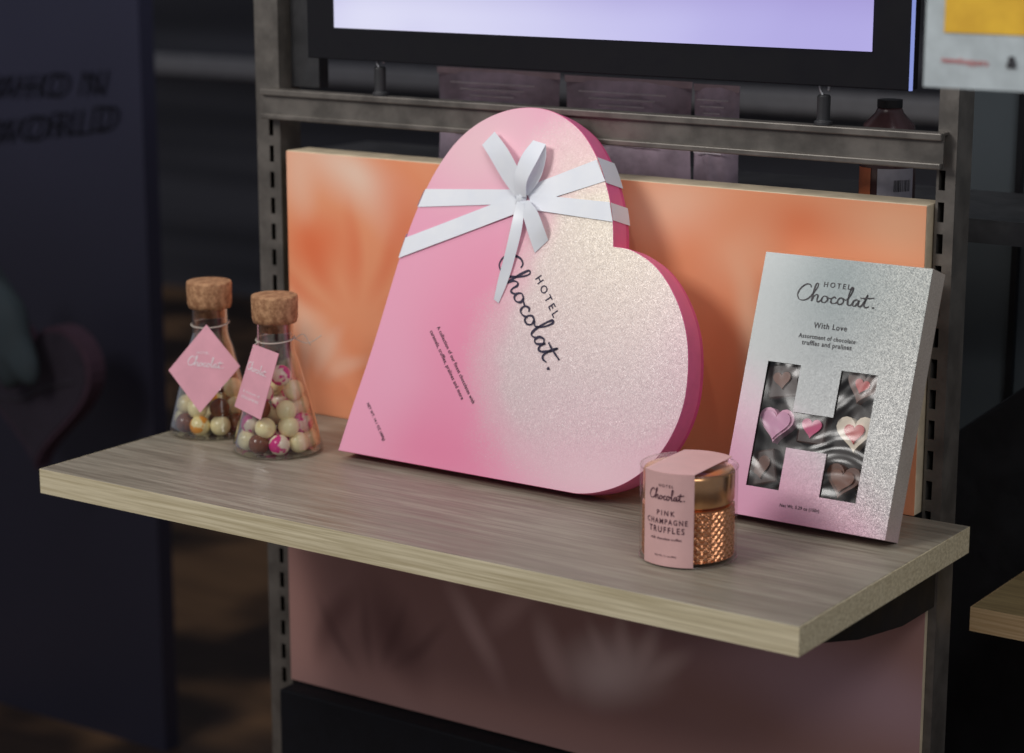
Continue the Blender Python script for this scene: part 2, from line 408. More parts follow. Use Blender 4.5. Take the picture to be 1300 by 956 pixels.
col = n.mix(n.math('MULTIPLY', fan(n, v, 470, 880, 80, 13, (-.8, -.35, .1, .55)), .5), col, c(122, 84, 80))
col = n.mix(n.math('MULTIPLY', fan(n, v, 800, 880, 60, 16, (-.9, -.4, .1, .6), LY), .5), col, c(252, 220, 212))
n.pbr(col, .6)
part('dappled_print_face', B((l0.x, LY, lz), (l1.x, LY+.0007, -TH-.001)), n.m, t, True)
part('board_core', B((l0.x, LY+.0008, lz-.0004), (l1.x, LY+.0062, -TH-.001)), pale, t, True)
o = part('plinth', B((l0.x+.005, .28, FZ), (l1.x+.01, .3105, lz-.002)), matt_black, None, loc=((l0.x+l1.x)/2, .29, FZ), bevel=.002)
props(o, 'black base cabinet under the mauve board', 'plinth')
# ------------------------------------------------------------------ HEART BOX
a = R(16.5); D = .028
z0 = D*math.sin(a); yf = hz(600, 603, z0).y
HF = Frame((0, yf, z0), (1, 0, 0), (0, math.sin(a), math.cos(a)), (0, -math.cos(a), math.sin(a)))
A1 = [(429,573),(446,520),(474,437),(508,325),(531,262),(556,212),(585,174),(620,149),(660,137),(700,141),(735,164),(758,200),(772,243),(778,280),(779,313)]
A2 = [(779,313),(803,318),(832,338),(855,372),(870,415),(874,460),(869,510),(853,553),(828,588),(797,612),(765,624),(735,627),(700,622),(600,605),(520,590),(429,573)]
o1 = cat([HF.loc(*p) for p in A1], 8)[:-1]; o2 = cat([HF.loc(*p) for p in A2], 8)[:-1]
out = o1+o2
for p in out:
    if p.y < 0: p.y = 0.0
oo = []
for p in out:
    if not oo or (p-oo[-1]).length > .0008: oo.append(p)
out = oo
heart = thing('heart_gift_box', 'large pink heart shaped gift box tied with white ribbon and leaning on the orange board', 'gift box', mtx=HF.M)
def hb(px, py, rx, ry):
    q = HF.loc(px, py); return (q.x, q.y, 0), (rx*.00068, ry*.00066, 100)
n = NM('heart_lid_print'); v = n.co()
col = n.mix(n.noise(v, 8, 1), c(247, 168, 196), c(249, 178, 204))
for (px, py, rx, ry, an, kc, am) in [
    (610, 180, 170, 130, 0, c(250, 206, 214), .9), (590, 440, 130, 230, 0, c(246, 146, 180), .8), (560, 575, 220, 110, 0, c(244, 134, 172), .75), (470, 500, 100, 140, 0, c(249, 174, 202), .6), (760, 600, 190, 90, 0, c(250, 208, 218), 1.), (640, 360, 70, 110, 0, c(245, 152, 182), .5)]:
    ce, ra = hb(px, py, rx, ry)
    col = n.mix(n.math('MULTIPLY', n.blob(v, ce, ra, an), am), col, kc)
def accum(lst):
    m = None
    for (px, py, rx, ry, am) in lst:
        ce, ra = hb(px, py, rx, ry); b = n.math('MULTIPLY', n.blob(v, ce, ra), am)
        m = b if m is None else n.math('ADD', m, b)
    return m
mask = accum([(770, 270, 190, 190, 1.1), (760, 430, 250, 220, 1.35), (690, 500, 180, 210, .75), (840, 480, 150, 190, .8), (700, 180, 110, 90, .35)])
lown = n.noise(v, 25, 3, .6)
mask = n.math('ADD', mask, n.math('MULTIPLY', n.math('SUBTRACT', lown, .5), .5))
speck = n.noise(v, 2000, 1, .5)
spk = n.mr(n.math('ADD', n.math('MULTIPLY', mask, .5), speck), .68, .88)
solidm = n.mr(mask, .15, 1.2)
gm = n.math('MAXIMUM', n.math('MULTIPLY', n.math('MULTIPLY', spk, n.mr(mask, .0, .35)), .6), n.math('MULTIPLY', solidm, .9))
cell = n.vor(v, 2600)
sx = n.add('ShaderNodeSeparateColor'); n.put(sx.inputs[0], cell)
ce, ra = hb(790, 250, 240, 280)
gold = n.mix(n.math('MULTIPLY', n.blob(v, ce, ra), 1.0), c(228, 208, 208), c(226, 222, 198))
ce, ra = hb(890, 500, 100, 220)
gold = n.mix(n.math('MULTIPLY', n.blob(v, ce, ra), .6), gold, c(222, 184, 194))
ce, ra = hb(760, 600, 260, 130)
gold = n.mix(n.math('MULTIPLY', n.blob(v, ce, ra), .9), gold, c(247, 202, 214))
gcol = n.mix(sx.outputs[0], n.mix(.15, gold, c(130, 112, 112)), n.mix(.2, gold, c(252, 250, 240)))
gcol = n.mix(n.mr(sx.outputs[1], .94, .98, 0, .9), gcol, c(255, 255, 250))
col = n.mix(gm, col, gcol)
n.pbr(col, n.mr(gm, 0, 1, .42, .36), n.math('MULTIPLY', gm, .26), n.sparkle(cell, n.math('MULTIPLY', gm, .20)))
heart_face = n.m
hotpink = simple('hot_pink_card', c(242, 116, 164), .45, 0, .06)
bm = bmesh.new(); prism(bm, [(p.x, p.y) for p in out], -.022, -.0002)
lid = part('lid', bm, hotpink, heart, bevel=.0005)
def inset(pts, d):
    res = []; m = len(pts)
    for i in range(m):
        t = (pts[(i+1) % m]-pts[i-1]).normalized(); nrm = Vector((-t.y, t.x, 0))
        res.append(pts[i]+nrm*d)
    return res
ar = sum(out[i].x*out[(i+1) % len(out)].y-out[(i+1) % len(out)].x*out[i].y for i in range(len(out)))
sg = 1 if ar > 0 else -1
ins = inset(out, .0009*sg)
bm = bmesh.new(); prism(bm, [(p.x, max(p.y, .0004)) for p in ins], -D, -.022)
part('base_tray', bm, simple('deep_pink_card', c(226, 86, 140), .5), heart)
bm = bmesh.new(); bm.faces.new([bm.verts.new((p.x, p.y, .0002)) for p in inset(out, .0004*sg)])
part('lid_face', bm, heart_face, lid)
text_on(lid, HF, 'HOTEL', (680, 354), (703, 404), ink, 1.55, 0, hs=1.0, offset=.012)
logo_on(lid, HF, (631, 332), (697, 471), ink, .12, hs=.78)
text_on(lid, HF, 'A collection of our finest chocolates with', (555, 416), (600, 513), inkdark, 1.12, hs=1.2, offset=.012)
text_on(lid, HF, 'caramels, truffles, pralines and more', (546, 421), (586, 508), inkdark, 1.12, hs=1.2, offset=.012)
text_on(lid, HF, 'NET WT. 14.1 OZ (400g)', (466, 513), (487, 560), inkdark, 1.1, hs=1.15, offset=.012)
# ribbon: flat satin
n = NM('satin_ribbon'); v = n.co()
n.pbr(n.mix(n.noise(v, 60, 2), c(236, 241, 250), c(248, 251, 255)), .38, 0, n.bump(n.noise(v, 1200, 2), .15, .0002)); satin = n.m
def band(corners, lift):
    bm = bmesh.new(); P = [HF.loc(*q) for q in corners]; N_ = 14
    pv = None
    for i in range(N_+1):
        k = i/N_; A = P[0].lerp(P[3], k); C = P[1].lerp(P[2], k)
        row = [bm.verts.new((q.x, q.y, lift+.0010*k*k+d_*math.sin(k*7))) for q, d_ in ((A, .0002), (C, -.0001))]
        if pv: bm.faces.new((pv[0], row[0], row[1], pv[1]))
        pv = row
    return part('ribbon_band', bm, satin, heart, smooth=True)
band([(531,263),(541,240),(660,241),(660,259)], .0009)
band([(507,328),(516,302),(655,249),(664,269)], .0016)
band([(758,203),(769,230),(676,260),(668,238)], .0009)
band([(775,257),(779,282),(672,266),(676,247)], .0016)
def near(px, py):
    q = HF.loc(px, py); return min(range(len(out)), key=lambda i: (out[i]-q).length)
def wrap(pa, pb):
    i, j = near(*pa), near(*pb); i, j = min(i, j), max(i, j)
    O_ = inset(out, -.0006*sg); bm = bmesh.new(); pv = None
    for k in range(i, j+1):
        cur = (bm.verts.new((O_[k].x, O_[k].y, .0010)), bm.verts.new((O_[k].x, O_[k].y, -D)))
        if pv: bm.faces.new((pv[0], cur[0], cur[1], pv[1]))
        pv = cur
    part('ribbon_band', bm, satin, heart, smooth=True)
wrap((757, 202), (769, 231)); wrap((776, 258), (779, 282)); wrap((531, 264), (541, 239)); wrap((507, 330), (516, 300))
bm = bmesh.new(); k = HF.loc(664, 250); rows = []
for i in range(11):
    u = i/10-.5; row = []
    for j in range(9):
        w_ = j/8-.5
        sq = 1-.18*math.cos(u*math.pi)
        row.append(bm.verts.new((k.x+w_*.0125*sq+.0012*u, k.y+u*.0165, .0012+.0050*max(0, math.cos(w_*math.pi))**.5*(math.cos(u*math.pi*.9)**.6 if abs(u) < .5 else 0)+.0006*math.sin(w_*16+u*3))))
    rows.append(row)
for i in range(10):
    for j in range(8): bm.faces.new((rows[i][j], rows[i][j+1], rows[i+1][j+1], rows[i+1][j]))
knot = part('ribbon_knot', bm, satin, heart, smooth=True)
def rb(rails, name):
    Lr = cat([HF.loc(r[0], r[1], r[2]) for r in rails], 6); Rr = cat([HF.loc(r[3], r[4], r[5]) for r in rails], 6)
    bm = bmesh.new(); pv = None
    for p_, q_ in zip(Lr, Rr):
        row = [bm.verts.new(p_.lerp(q_, s_)) for s_ in (0, .5, 1)]
        if pv:
            for j in range(2): bm.faces.new((pv[j], row[j], row[j+1], pv[j+1]))
        pv = row
    return part(name, bm, satin, knot, smooth=True)
rb([(656,252,.004,668,246,.005), (639,229,.006,660,219,.011), (622,200,.007,645,190,.012), (612,184,.004,628,167,.006)], 'ribbon_bow_loop')
rb([(662,248,.003,671,248,.003), (672,222,.006,686,226,.006), (680,196,.008,693,201,.008), (677,179,.009,693,184,.009)], 'ribbon_bow_loop')
rb([(655,250,.005,668,250,.006), (653,224,.010,669,230,.014), (662,198,.012,681,206,.016), (677,178,.0095,693,183,.0095)], 'ribbon_bow_loop')
rb([(660,256,.005,671,254,.007), (664,274,.006,682,268,.010), (671,298,.005,690,288,.008), (679,321,.001,696,305,.001)], 'ribbon_tail')
rb([(656,256,.005,666,257,.007), (649,286,.008,663,288,.005), (641,322,.008,655,322,.003), (633,352,.006,645,356,.002), (627,380,.004,633,385,.001)], 'ribbon_tail')
# ------------------------------------------------------------------ SILVER CARTON
a = R(19); D2 = .025; z0 = D2*math.sin(a); yf = hz(1040, 671, z0).y
KF = Frame((.27, yf, z0), (1, 0, 0), (0, math.sin(a), math.cos(a)), (0, -math.cos(a), math.sin(a)))
TL, TR, BR, BL = (KF.loc(*q) for q in ((970,318),(1175,342),(1133,687),(916,651)))
ku0, ku1, kv1 = (TL.x+BL.x)/2, (TR.x+BR.x)/2, (TL.y+TR.y)/2
carton = thing('silver_carton', 'tall silver carton with an H shaped window showing chocolates', 'carton', mtx=KF.M)
def silver(name, glit, rough=.36, dim=1.0, metal=.6, warm=False):
    n = NM(name); v = n.co()
    g = n.add('ShaderNodeSeparateXYZ'); n.put(g.inputs[0], v)
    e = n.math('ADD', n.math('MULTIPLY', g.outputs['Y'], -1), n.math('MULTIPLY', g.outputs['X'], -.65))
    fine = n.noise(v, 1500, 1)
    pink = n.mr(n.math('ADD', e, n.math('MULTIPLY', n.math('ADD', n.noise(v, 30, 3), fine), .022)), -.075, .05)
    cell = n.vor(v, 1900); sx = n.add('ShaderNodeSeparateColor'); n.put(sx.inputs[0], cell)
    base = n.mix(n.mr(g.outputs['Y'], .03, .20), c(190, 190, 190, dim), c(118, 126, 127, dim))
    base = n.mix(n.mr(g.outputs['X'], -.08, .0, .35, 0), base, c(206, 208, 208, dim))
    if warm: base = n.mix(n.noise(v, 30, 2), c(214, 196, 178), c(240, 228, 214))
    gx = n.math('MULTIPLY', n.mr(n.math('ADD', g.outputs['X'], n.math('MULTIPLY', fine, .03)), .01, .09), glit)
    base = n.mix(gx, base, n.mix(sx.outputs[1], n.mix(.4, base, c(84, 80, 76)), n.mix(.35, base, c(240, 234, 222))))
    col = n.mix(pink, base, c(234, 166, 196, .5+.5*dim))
    gmk = n.math('ADD', n.math('MULTIPLY', n.mr(g.outputs['X'], -.06, .09), .24*glit), .03)
    n.pbr(col, rough, n.mr(pink, 0, 1, metal, .15), n.sparkle(cell, gmk)); return n.m
sil = silver('silver_foil_card', .6, .38, .70); sil2 = silver('silver_glitter_side', .8, .45, 1.0, .15, True)
def U(pts): return sum(KF.loc(*p).x for p in pts)/len(pts)
def V(pts): return sum(KF.loc(*p).y for p in pts)/len(pts)
us = [ku0, U([(977,457),(946,615)]), U([(1021,463),(985,622)]), U([(1068,472),(1040,632)]), U([(1114,478),(1087,640)]), ku1]
vs = [0, V([(965,618),(1063,636)]), V([(1000,569),(1050,576)]), V([(1012,524),(1058,530)]), V([(999,460),(1091,475)]), kv1]
bm = bmesh.new()
def hole(i, j): return (i in (1, 3) and j in (1, 2, 3)) or (i == 2 and j == 2)
grid_plate(bm, us, vs, hole)
fp = part('front_panel', bm, sil, carton, solid=.0006)
bm = bmesh.new()
prism(bm, [(ku0, 0), (ku1, 0), (ku1, kv1), (ku0, kv1)], -D2, -.0004, cap1=False)
part('carton_body', bm, sil2, carton, solid=.0005)
bm = bmesh.new(); quad(bm, [(us[1]-.004, vs[1]-.004, -.0012), (us[4]+.004, vs[1]-.004, -.0012), (us[4]+.004, vs[4]+.004, -.0012), (us[1]-.004, vs[4]+.004, -.0012)])
part('window_film', bm, thin_clear('crinkled_film', (.95, .95, .95, 1), .12, .62, .2, 14, .3, .006), carton)
part('tray', B((ku0+.003, .003, -.022), (ku1-.003, kv1-.003, -.017)), simple('brown_tray', c(50, 42, 38), .5), carton)
text_on(fp, KF, 'HOTEL', (1046, 364), (1080, 368), inkdark, 1.5, offset=.012)
logo_on(fp, KF, (1011, 380), (1110, 392), inkdark, .12, hs=.78)
text_on(fp, KF, 'With Love', (1033, 416), (1075, 421), inkdark, 1.15, offset=.012, hs=1.1)
text_on(fp, KF, 'Assortment of chocolate', (1014, 428), (1086, 437), inkdark, 1.1, offset=.014, hs=1.15)
text_on(fp, KF, 'truffles and pralines', (1018, 437), (1081, 445), inkdark, 1.1, offset=.014, hs=1.15)
text_on(fp, KF, 'Net Wt. 5.29 oz (150g)', (990, 643), (1040, 651), inkdark, 1.1, offset=.014, hs=1.1)
def heart2d(s, m=28):
    P = []
    for i in range(m):
        t = 2*math.pi*i/m
        P.append((s*16*math.sin(t)**3/17, s*(13*math.cos(t)-5*math.cos(2*t)-2*math.cos(3*t)-math.cos(4*t)+2)/17))
    return P
chM = {k: simple('chocolate_'+k, col, .35) for k, col in dict(dark=c(62, 38, 30), milk=c(104, 62, 44), pink=c(236, 176, 202), lilac=c(226, 160, 194), magenta=c(214, 66, 124), white=c(240, 226, 202), red=c(200, 62, 60), orange=c(120, 72, 50)).items()}
def choc(px, py, body, top, label, s=.0125, rot=0.0, square=False, ts=.78):
    q = KF.loc(px, py, -.010)
    M = KF.M @ Matrix.Translation((q.x, q.y, -.0168)) @ Matrix.Rotation(rot, 4, 'Z')
    t = thing('chocolate', label, 'chocolate', mtx=M)
    bm = bmesh.new()
    if square: prism(bm, [(-s, -s), (s, -s), (s, s), (-s, s)], 0, .010)
    else: prism(bm, heart2d(s*1.15), 0, .010)
    part('shell', bm, chM[body], t, bevel=.0015)
    bm = bmesh.new(); prism(bm, heart2d(s*ts), .0102, .0118); part('topping', bm, chM[top], t, bevel=.0006)
choc(996, 484, 'dark', 'orange', 'dark chocolate with a brown heart at the top of the left window leg', .0140, .2, True, .6)
choc(987, 540, 'pink', 'lilac', 'lilac pink heart chocolate in the middle of the left window leg', .0145, 0, False, .95)
choc(967, 594, 'dark', 'milk', 'dark brown chocolate at the bottom of the left window leg', .0140, .3, True)
choc(1033, 545, 'dark', 'magenta', 'magenta heart chocolate in the crossbar of the window', .0125, 0, True, .75)
choc(1097, 492, 'milk', 'red', 'brown chocolate with a red heart at the top of the right window leg', .0140, -.2, False, .5)
choc(1087, 552, 'white', 'red', 'cream chocolate with a red heart in the middle of the right window leg', .0150, .1, False, .62)
choc(1071, 612, 'milk', 'orange', 'milk chocolate heart at the bottom of the right window leg', .0140, -.1)
# ------------------------------------------------------------------ JAR
jc = hz(873, 705, 0); JX, JY = jc.x, jc.y
jar = thing('truffle_jar', 'small copper jar with gold lid, pink label band and clear round cover', 'jar', (JX, JY, 0))
copper = simple('copper_metal', c(224, 160, 118), .22, .95, .08, 60); gold_m = simple('gold_metal', c(222, 172, 124), .22, .95, .08, 50)
bm = bmesh.new(); seg = 300; rows = 90; rings = []
prof = []
for i in range(rows+1):
    k = i/rows; z = .002+.043*k; r = .0355
    e = min(k, 1-k)
    if e < .06: r -= .004*(1-e/.06)**2
    prof.append((r, z, e > .05))
for (r, z, tex) in prof:
    ring = []
    for s_ in range(seg):
        th = 2*math.pi*s_/seg; rr = r
        if tex:
            aa = abs(math.sin(th*17+z*500)); bb = abs(math.sin(th*17-z*500)); rr -= .0014*(1-min(aa, bb))
        ring.append(bm.verts.new((rr*math.cos(th), rr*math.sin(th), z)))
    rings.append(ring)
for A, C in zip(rings, rings[1:]):
    for s_ in range(seg): bm.faces.new((A[s_], A[(s_+1) % seg], C[(s_+1) % seg], C[s_]))
bm.faces.new(rings[0]); bm.faces.new(rings[-1])
part('jar_body', bm, copper, jar, smooth=False)
bm = bmesh.new(); lathe(bm, [(0, .0455), (.0335, .0455), (.0347, .0465), (.035, .048), (.035, .068), (.0342, .0700), (.0325, .0708), (0, .0708)], seg=96)
part('lid', bm, gold_m, jar, smooth=True)
JH = .0735; JR = .0374
bm = bmesh.new(); lathe(bm, [(JR-.001, .0005), (JR, .0015), (JR, JH-.0015), (JR-.0012, JH), (0, JH)], seg=96)
cover = part('clear_cover', bm, thin_clear('acetate', (.99, .97, .96, 1), .05, .5, .08), jar, smooth=True)
rimm = thin_clear('acetate_rim', (.95, .9, .9, 1), .2, .7, .1)
for zz in (.0012, JH-.0012):
    bm = bmesh.new(); tube(bm, [(JR*math.cos(2*math.pi*i/64), JR*math.sin(2*math.pi*i/64), zz) for i in range(65)], .0004, 6)
    part('cover_rim', bm, rimm, cover, smooth=True)
pinklabel = simple('dusty_pink_card', c(230, 184, 180), .5, 0, .05)
th0 = R(-87); hw = R(33); RL = JR+.0006
def cyl(th, z, r=RL): return Vector((r*math.cos(th), r*math.sin(th), z))
bm = bmesh.new(); pv = None
for i in range(25):
    th = th0-hw+2*hw*i/24; cur = (bm.verts.new(cyl(th, .0015)), bm.verts.new(cyl(th, JH+.0006)))
    if pv: bm.faces.new((pv[0], cur[0], cur[1], pv[1]))
    pv = cur
pts = [(RL*math.cos(th0-hw+2*hw*i/24), RL*math.sin(th0-hw+2*hw*i/24), JH+.0006) for i in range(25)]
pts2 = [(-p[0], -p[1], p[2]) for p in pts]
bm.faces.new([bm.verts.new(p) for p in pts+pts2])
bandp = part('label_band', bm, pinklabel, jar, solid=.0003)
jink = simple('plum_ink', c(76, 34, 52), .5, 0, .05)
def jtext(body, zc, width, spacing=1.2, mat=None, logo=False, hs=1.0):
    bm = logo_bm(.17) if logo else text_mesh(body, spacing, 0, .014)
    xs = [v_.co.x for v_ in bm.verts]; x0, x1 = min(xs), max(xs); k = width/(x1-x0)
    for v_ in bm.verts:
        th = th0+((v_.co.x-x0)*k-width/2)/RL
        v_.co = cyl(th, zc+v_.co.y*k*hs, RL+.0004+v_.co.z*.00004)
    part('script_lettering' if logo else 'lettering', bm, mat or jink, bandp)
jtext('HOTEL', .0632, .012, 1.5); jtext('', .0535, .030, 1, logo=True)
jtext('PINK', .0412, .0150, 1.5, hs=1.1); jtext('CHAMPAGNE', .0345, .0345, 1.35, hs=1.25); jtext('TRUFFLES', .0278, .0300, 1.35, hs=1.2)
jtext('milk chocolate truffles', .0222, .026, 1.1); jtext('Net Wt. 3.1 oz (90g)', .009, .018, 1.1)
# ------------------------------------------------------------------ FLASKS
glass = thin_clear('clear_glass', (.985, .99, .985, 1), .12, 1.25, .03, 0, .5)
n = NM('cork'); v = n.co(); f = n.noise(v, 160, 5, .7); g2 = n.vor(v, 260, 'Distance')
col = n.mix(n.mr(f, .35, .65), c(142, 98, 66), c(196, 150, 110)); col = n.mix(n.mr(g2, .0, .22, .8, 0), col, c(86, 56, 38))
n.pbr(col, .8, 0, n.bump(f, .35, .0006)); cork = n.m
def ballmat(name, c1, c2, thr):
    n = NM(name); v = n.co(); f = n.noise(v, 90, 2, .5)
    n.pbr(n.mix(n.mr(f, thr, thr+.08), c1, c2), .2); return n.m
bmats = [('cream', ballmat('cream_ball', c(252, 240, 188), c(244, 226, 166), .6)), ('brown', ballmat('brown_ball', c(122, 70, 44), c(92, 50, 34), .6)), ('pink and cream', ballmat('pink_cream_ball', c(246, 228, 206), c(222, 62, 140), .48)), ('orange and cream', ballmat('gold_ball', c(246, 230, 170), c(236, 156, 50), .52))]
BRD = .0096
ball_me = {}
for nm, m_ in bmats:
    bm = bmesh.new(); bmesh.ops.create_uvsphere(bm, u_segments=24, v_segments=16, radius=BRD)
    me = bpy.data.meshes.new('chocolate_ball'); bm.to_mesh(me); bm.free(); me.materials.append(m_)
    for p in me.polygons: p.use_smooth = True
    ball_me[nm] = me
BASE_R = .0415
def flask(px, pyb, which, mixw, top):
    cpt = hz(px, pyb, 0); X, Y = cpt.x, cpt.y
    t = thing('corked_flask', '%s corked glass flask of chocolate balls' % which, 'flask', (X, Y, 0), group='corked glass flasks')
    prof = [(0, .0022), (.030, .0012), (.036, .0004), (BASE_R-.002, .001), (BASE_R, .0045), (BASE_R-.0012, .009), (.0205, .084), (.0178, .091), (.0168, .097), (.0166, .118), (.0172, .1205), (.0190, .1215), (.0190, .1228), (.0165, .1235)]
    bm = bmesh.new(); lathe(bm, prof, seg=96); part('glass_body', bm, glass, t, smooth=True)
    bm = bmesh.new(); lathe(bm, [(0, .111), (.0146, .111), (.0148, .119), (.0196, .1195), (.0208, .124), (.0212, .142), (.0206, .1440), (.0195, .1445), (0, .1440)], seg=64)
    part('cork_stopper', bm, cork, t, smooth=True)
    def rin(z): return BASE_R-(z-.004)*(.0205/.080)-BRD*1.06-.0015
    rnd = random.Random(px)
    spots = []
    for z, rings_ in ((BRD+.002, [(rin(.0116), 9), (.0085, 2)]), (.0265, [(rin(.0265), 7)]), (.0415, [(rin(.0415), 5)]), (.0565, [(rin(.0565), 3)]), (.071, [(rin(.071)*.6, 1)])):
        off = rnd.random()*6
        for rr, cnt in rings_:
            for k in range(cnt):
                th = off+2*math.pi*k/max(cnt, 1)
                spots.append((X+rr*math.cos(th), Y+rr*math.sin(th), z+rnd.uniform(-.0008, .0012) if z > .012 else z))
    names = [b[0] for b in bmats]
    for k, s_ in enumerate(spots[:top]):
        nm = rnd.choices(names, mixw)[0]
        o = bpy.data.objects.new('chocolate_ball', ball_me[nm]); COL.objects.link(o); o.location = s_
        o.rotation_euler = (rnd.uniform(0, 6), rnd.uniform(0, 6), rnd.uniform(0, 6))
        props(o, '%s chocolate ball inside the %s corked flask' % (nm, which), 'chocolate ball', 'chocolate balls in the %s flask' % which)
    return X, Y
f1 = flask(271, 547, 'left', [6, 1.8, 0.0, 1.0], 21)
f2 = flask(353, 571, 'right', [5, 3.4, 2.6, 0], 27)
tagmat = simple('pink_tag_card', c(236, 172, 186), .5, 0, .05)
stringm = simple('pale_twine', c(200, 190, 178), .8)
def tag(fx, fy, ang, dist, lean, corners, label, lines, loose):
    cx = (CAM-Vector((fx, fy, 0))); th = math.atan2(cx.y, cx.x)+R(ang)
    nh = Vector((math.cos(th), math.sin(th), 0)); N_ = (nh*math.cos(R(lean))+Vector((0, 0, 1))*math.sin(R(lean))).normalized()
    X_ = Vector((0, 0, 1)).cross(N_).normalized(); U_ = N_.cross(X_)
    P0 = Vector((fx, fy, .07))+nh*dist
    top = hit(corners[0][0], corners[0][1], P0, N_)
    fr = Frame(top, X_, U_, N_)
    t = thing('hang_tag', label, 'tag', mtx=fr.M, group='pink hang tags')
    P = [fr.loc(*q) for q in corners]; cen = sum(P, Vector())/len(P)
    bm = bmesh.new(); prism(bm, [(p.x, p.y) for p in P], -.0004, .0004); card = part('card', bm, tagmat, t, bevel=.0001)
    for kind, p0, p1, body in lines:
        if kind == 'logo': logo_on(card, fr, p0, p1, white_ink, .16)
        else: text_on(card, fr, body, p0, p1, white_ink, 1.2, offset=.012)
    bm = bmesh.new(); zc = .104
    ringp = [Vector((fx+.0176*math.cos(2*math.pi*i/40), fy+.0176*math.sin(2*math.pi*i/40), zc+.0015*math.sin(2*math.pi*i/40))) for i in range(41)]
    tube(bm, ringp, .0006, 6)
    st = Vector((fx, fy, zc))+nh*.0178; hole_ = fr.M @ (P[0].lerp(cen, .10)+Vector((0, 0, .0008)))
    tube(bm, cat([st, st.lerp(hole_, .5)+nh*.002, hole_], 8), .0005, 6)
    th2 = math.atan2(cx.y, cx.x)+R(80)
    e = Vector((fx+.0178*math.cos(th2), fy+.0178*math.sin(th2), zc))
    if loose:
        r_ = Vector((math.cos(R(YAW)), math.sin(R(YAW)), 0))
        tube(bm, cat([e, e+r_*.012+Vector((0, 0, -.004)), e+r_*.024+Vector((0, 0, .003))], 8), .0004, 6)
        tube(bm, cat([e, e+r_*.008+Vector((0, 0, .004)), e+r_*.014+Vector((0, 0, -.006))], 8), .0004, 6)
    part('twine', bm, stringm, t, True, smooth=True)
tag(f1[0], f1[1], -6, .034, 12, [(262,412),(305,465),(254,524),(214,470)], 'square pink tag hanging cornerwise on the left flask', [('logo', (238, 463), (284, 468), ''), ('t', (250, 449), (266, 450), 'HOTEL')], False)
tag(f2[0], f2[1], -52, .033, 10, [(322,437),(354,449),(331,533),(298,516)], 'pink tag seen from the side on the right flask', [('logo', (314, 468), (339, 479), ''), ('t', (309, 497), (330, 506), 'A mixture of'), ('t', (307, 504), (328, 513), 'chocolates')], True)
# ------------------------------------------------------------------ BACKGROUND PRODUCTS
GY = .42
zbk = hy(700, 226, GY).z
t = thing('rear_shelf', 'dark shelf behind the rail holding the pouches', 'shelf', (.0, GY, zbk-.02))
part('board', B((-.45, GY-.02, zbk-.02), (.42, GY+.15, zbk)), dark_steel, t, True)
pouchm = simple('translucent_mauve_film', c(190, 170, 186), .3, 0, .3, 25, .3); pouchlab = simple('mauve_pouch_label', c(212, 188, 198), .5, 0, .15, 30)
linem = simple('faint_print', c(245, 235, 242), .6)
def pouch(px0, px1, pyt, label):
    q0 = hy(px0, pyt, GY); q1 = hy(px1, pyt+5, GY); w = q1.x-q0.x; h = q0.z-zbk
    t = thing('product_pouch', label, 'pouch', ((q0.x+q1.x)/2, GY, zbk), group='mauve pouches behind the rail')
    bm = bmesh.new(); rows = []
    for j in range(13):
        k = j/12; th = .016*(1-k)**.6+.0005; row = []
        for i in range(17):
            u = i/16-.5; row.append((u*w*(1-.03*math.sin(k*3)), th*math.cos(u*math.pi)**.7*(1+.12*math.sin(u*19+k*7)) if abs(u) < .499 else 0, k*h))
        rows.append(row)
    for sgn in (-1, 1):
        V_ = [[bm.verts.new((a_, sgn*b_, c_)) for a_, b_, c_ in row] for row in rows]
        for j in range(12):
            for i in range(16): bm.faces.new((V_[j][i], V_[j][i+1], V_[j+1][i+1], V_[j+1][i]))
    part('film_bag', bm, pouchm, t, smooth=True)
    part('top_seal', B((-w/2, -.0016, h-.006), (w/2, -.0008, h)), pouchlab, t)
    bm = bmesh.new()
    for k in range(9):
        L = w*.36*(1-.12*((k*7) % 5)); zz = h-.014-k*.0058
        th = .016*(1-zz/h)**.6
        box(bm, (-L, -th*1.13-.0016, zz), (L*.9, -th*1.13-.0012, zz+.0011))
    part('printed_lines', bm, linem, t)
pouch(556, 712, 84, 'mauve film pouch behind the rail, leftmost of the three'); pouch(718, 880, 95, 'mauve film pouch behind the rail, middle of the three'); pouch(882, 940, 106, 'narrow mauve film pouch behind the rail, rightmost of the three')
b0 = hy(1126, 235, .38)
zb0 = hy(1126, 266, .38).z; hh = hy(1126, 126, .38).z-zb0
t = thing('small_bottle', 'small amber pink bottle with a barcode label behind the rail', 'bottle', (b0.x, .38, zb0))
BR2 = .0235
bm = bmesh.new(); lathe(bm, [(0, 0), (BR2-.002, 0), (BR2, .003), (BR2, hh*.66), (.021, hh*.78), (.012, hh*.88), (.010, hh*.93), (0, hh*.93)], seg=48)
part('bottle_body', bm, simple('amber_pink_glass', c(84, 58, 60), .25, 0, .25, 30), t, smooth=True)
bm = bmesh.new(); lathe(bm, [(0, hh*.93), (.0105, hh*.93), (.0105, hh), (0, hh)], seg=32); part('cap', bm, black, t)
def lab(th0_, th1_, z_0, z_1, r=BR2+.0006):
    bm = bmesh.new(); pv = None
    for i in range(13):
        th = th0_+(th1_-th0_)*i/12; cur = (bm.verts.new((r*math.cos(th), r*math.sin(th), z_0)), bm.verts.new((r*math.cos(th), r*math.sin(th), z_1)))
        if pv: bm.faces.new((pv[0], cur[0], cur[1], pv[1]))
        pv = cur
    return bm
lb = part('label', lab(R(-85), R(-5), .008, hh*.40), simple('white_label', c(176, 172, 182), .5), t)
part('label', lab(R(-140), R(-100), .008, hh*.40), simple('orange_label', c(200, 110, 70), .5), t)
bm = bmesh.new()
th = R(-52)
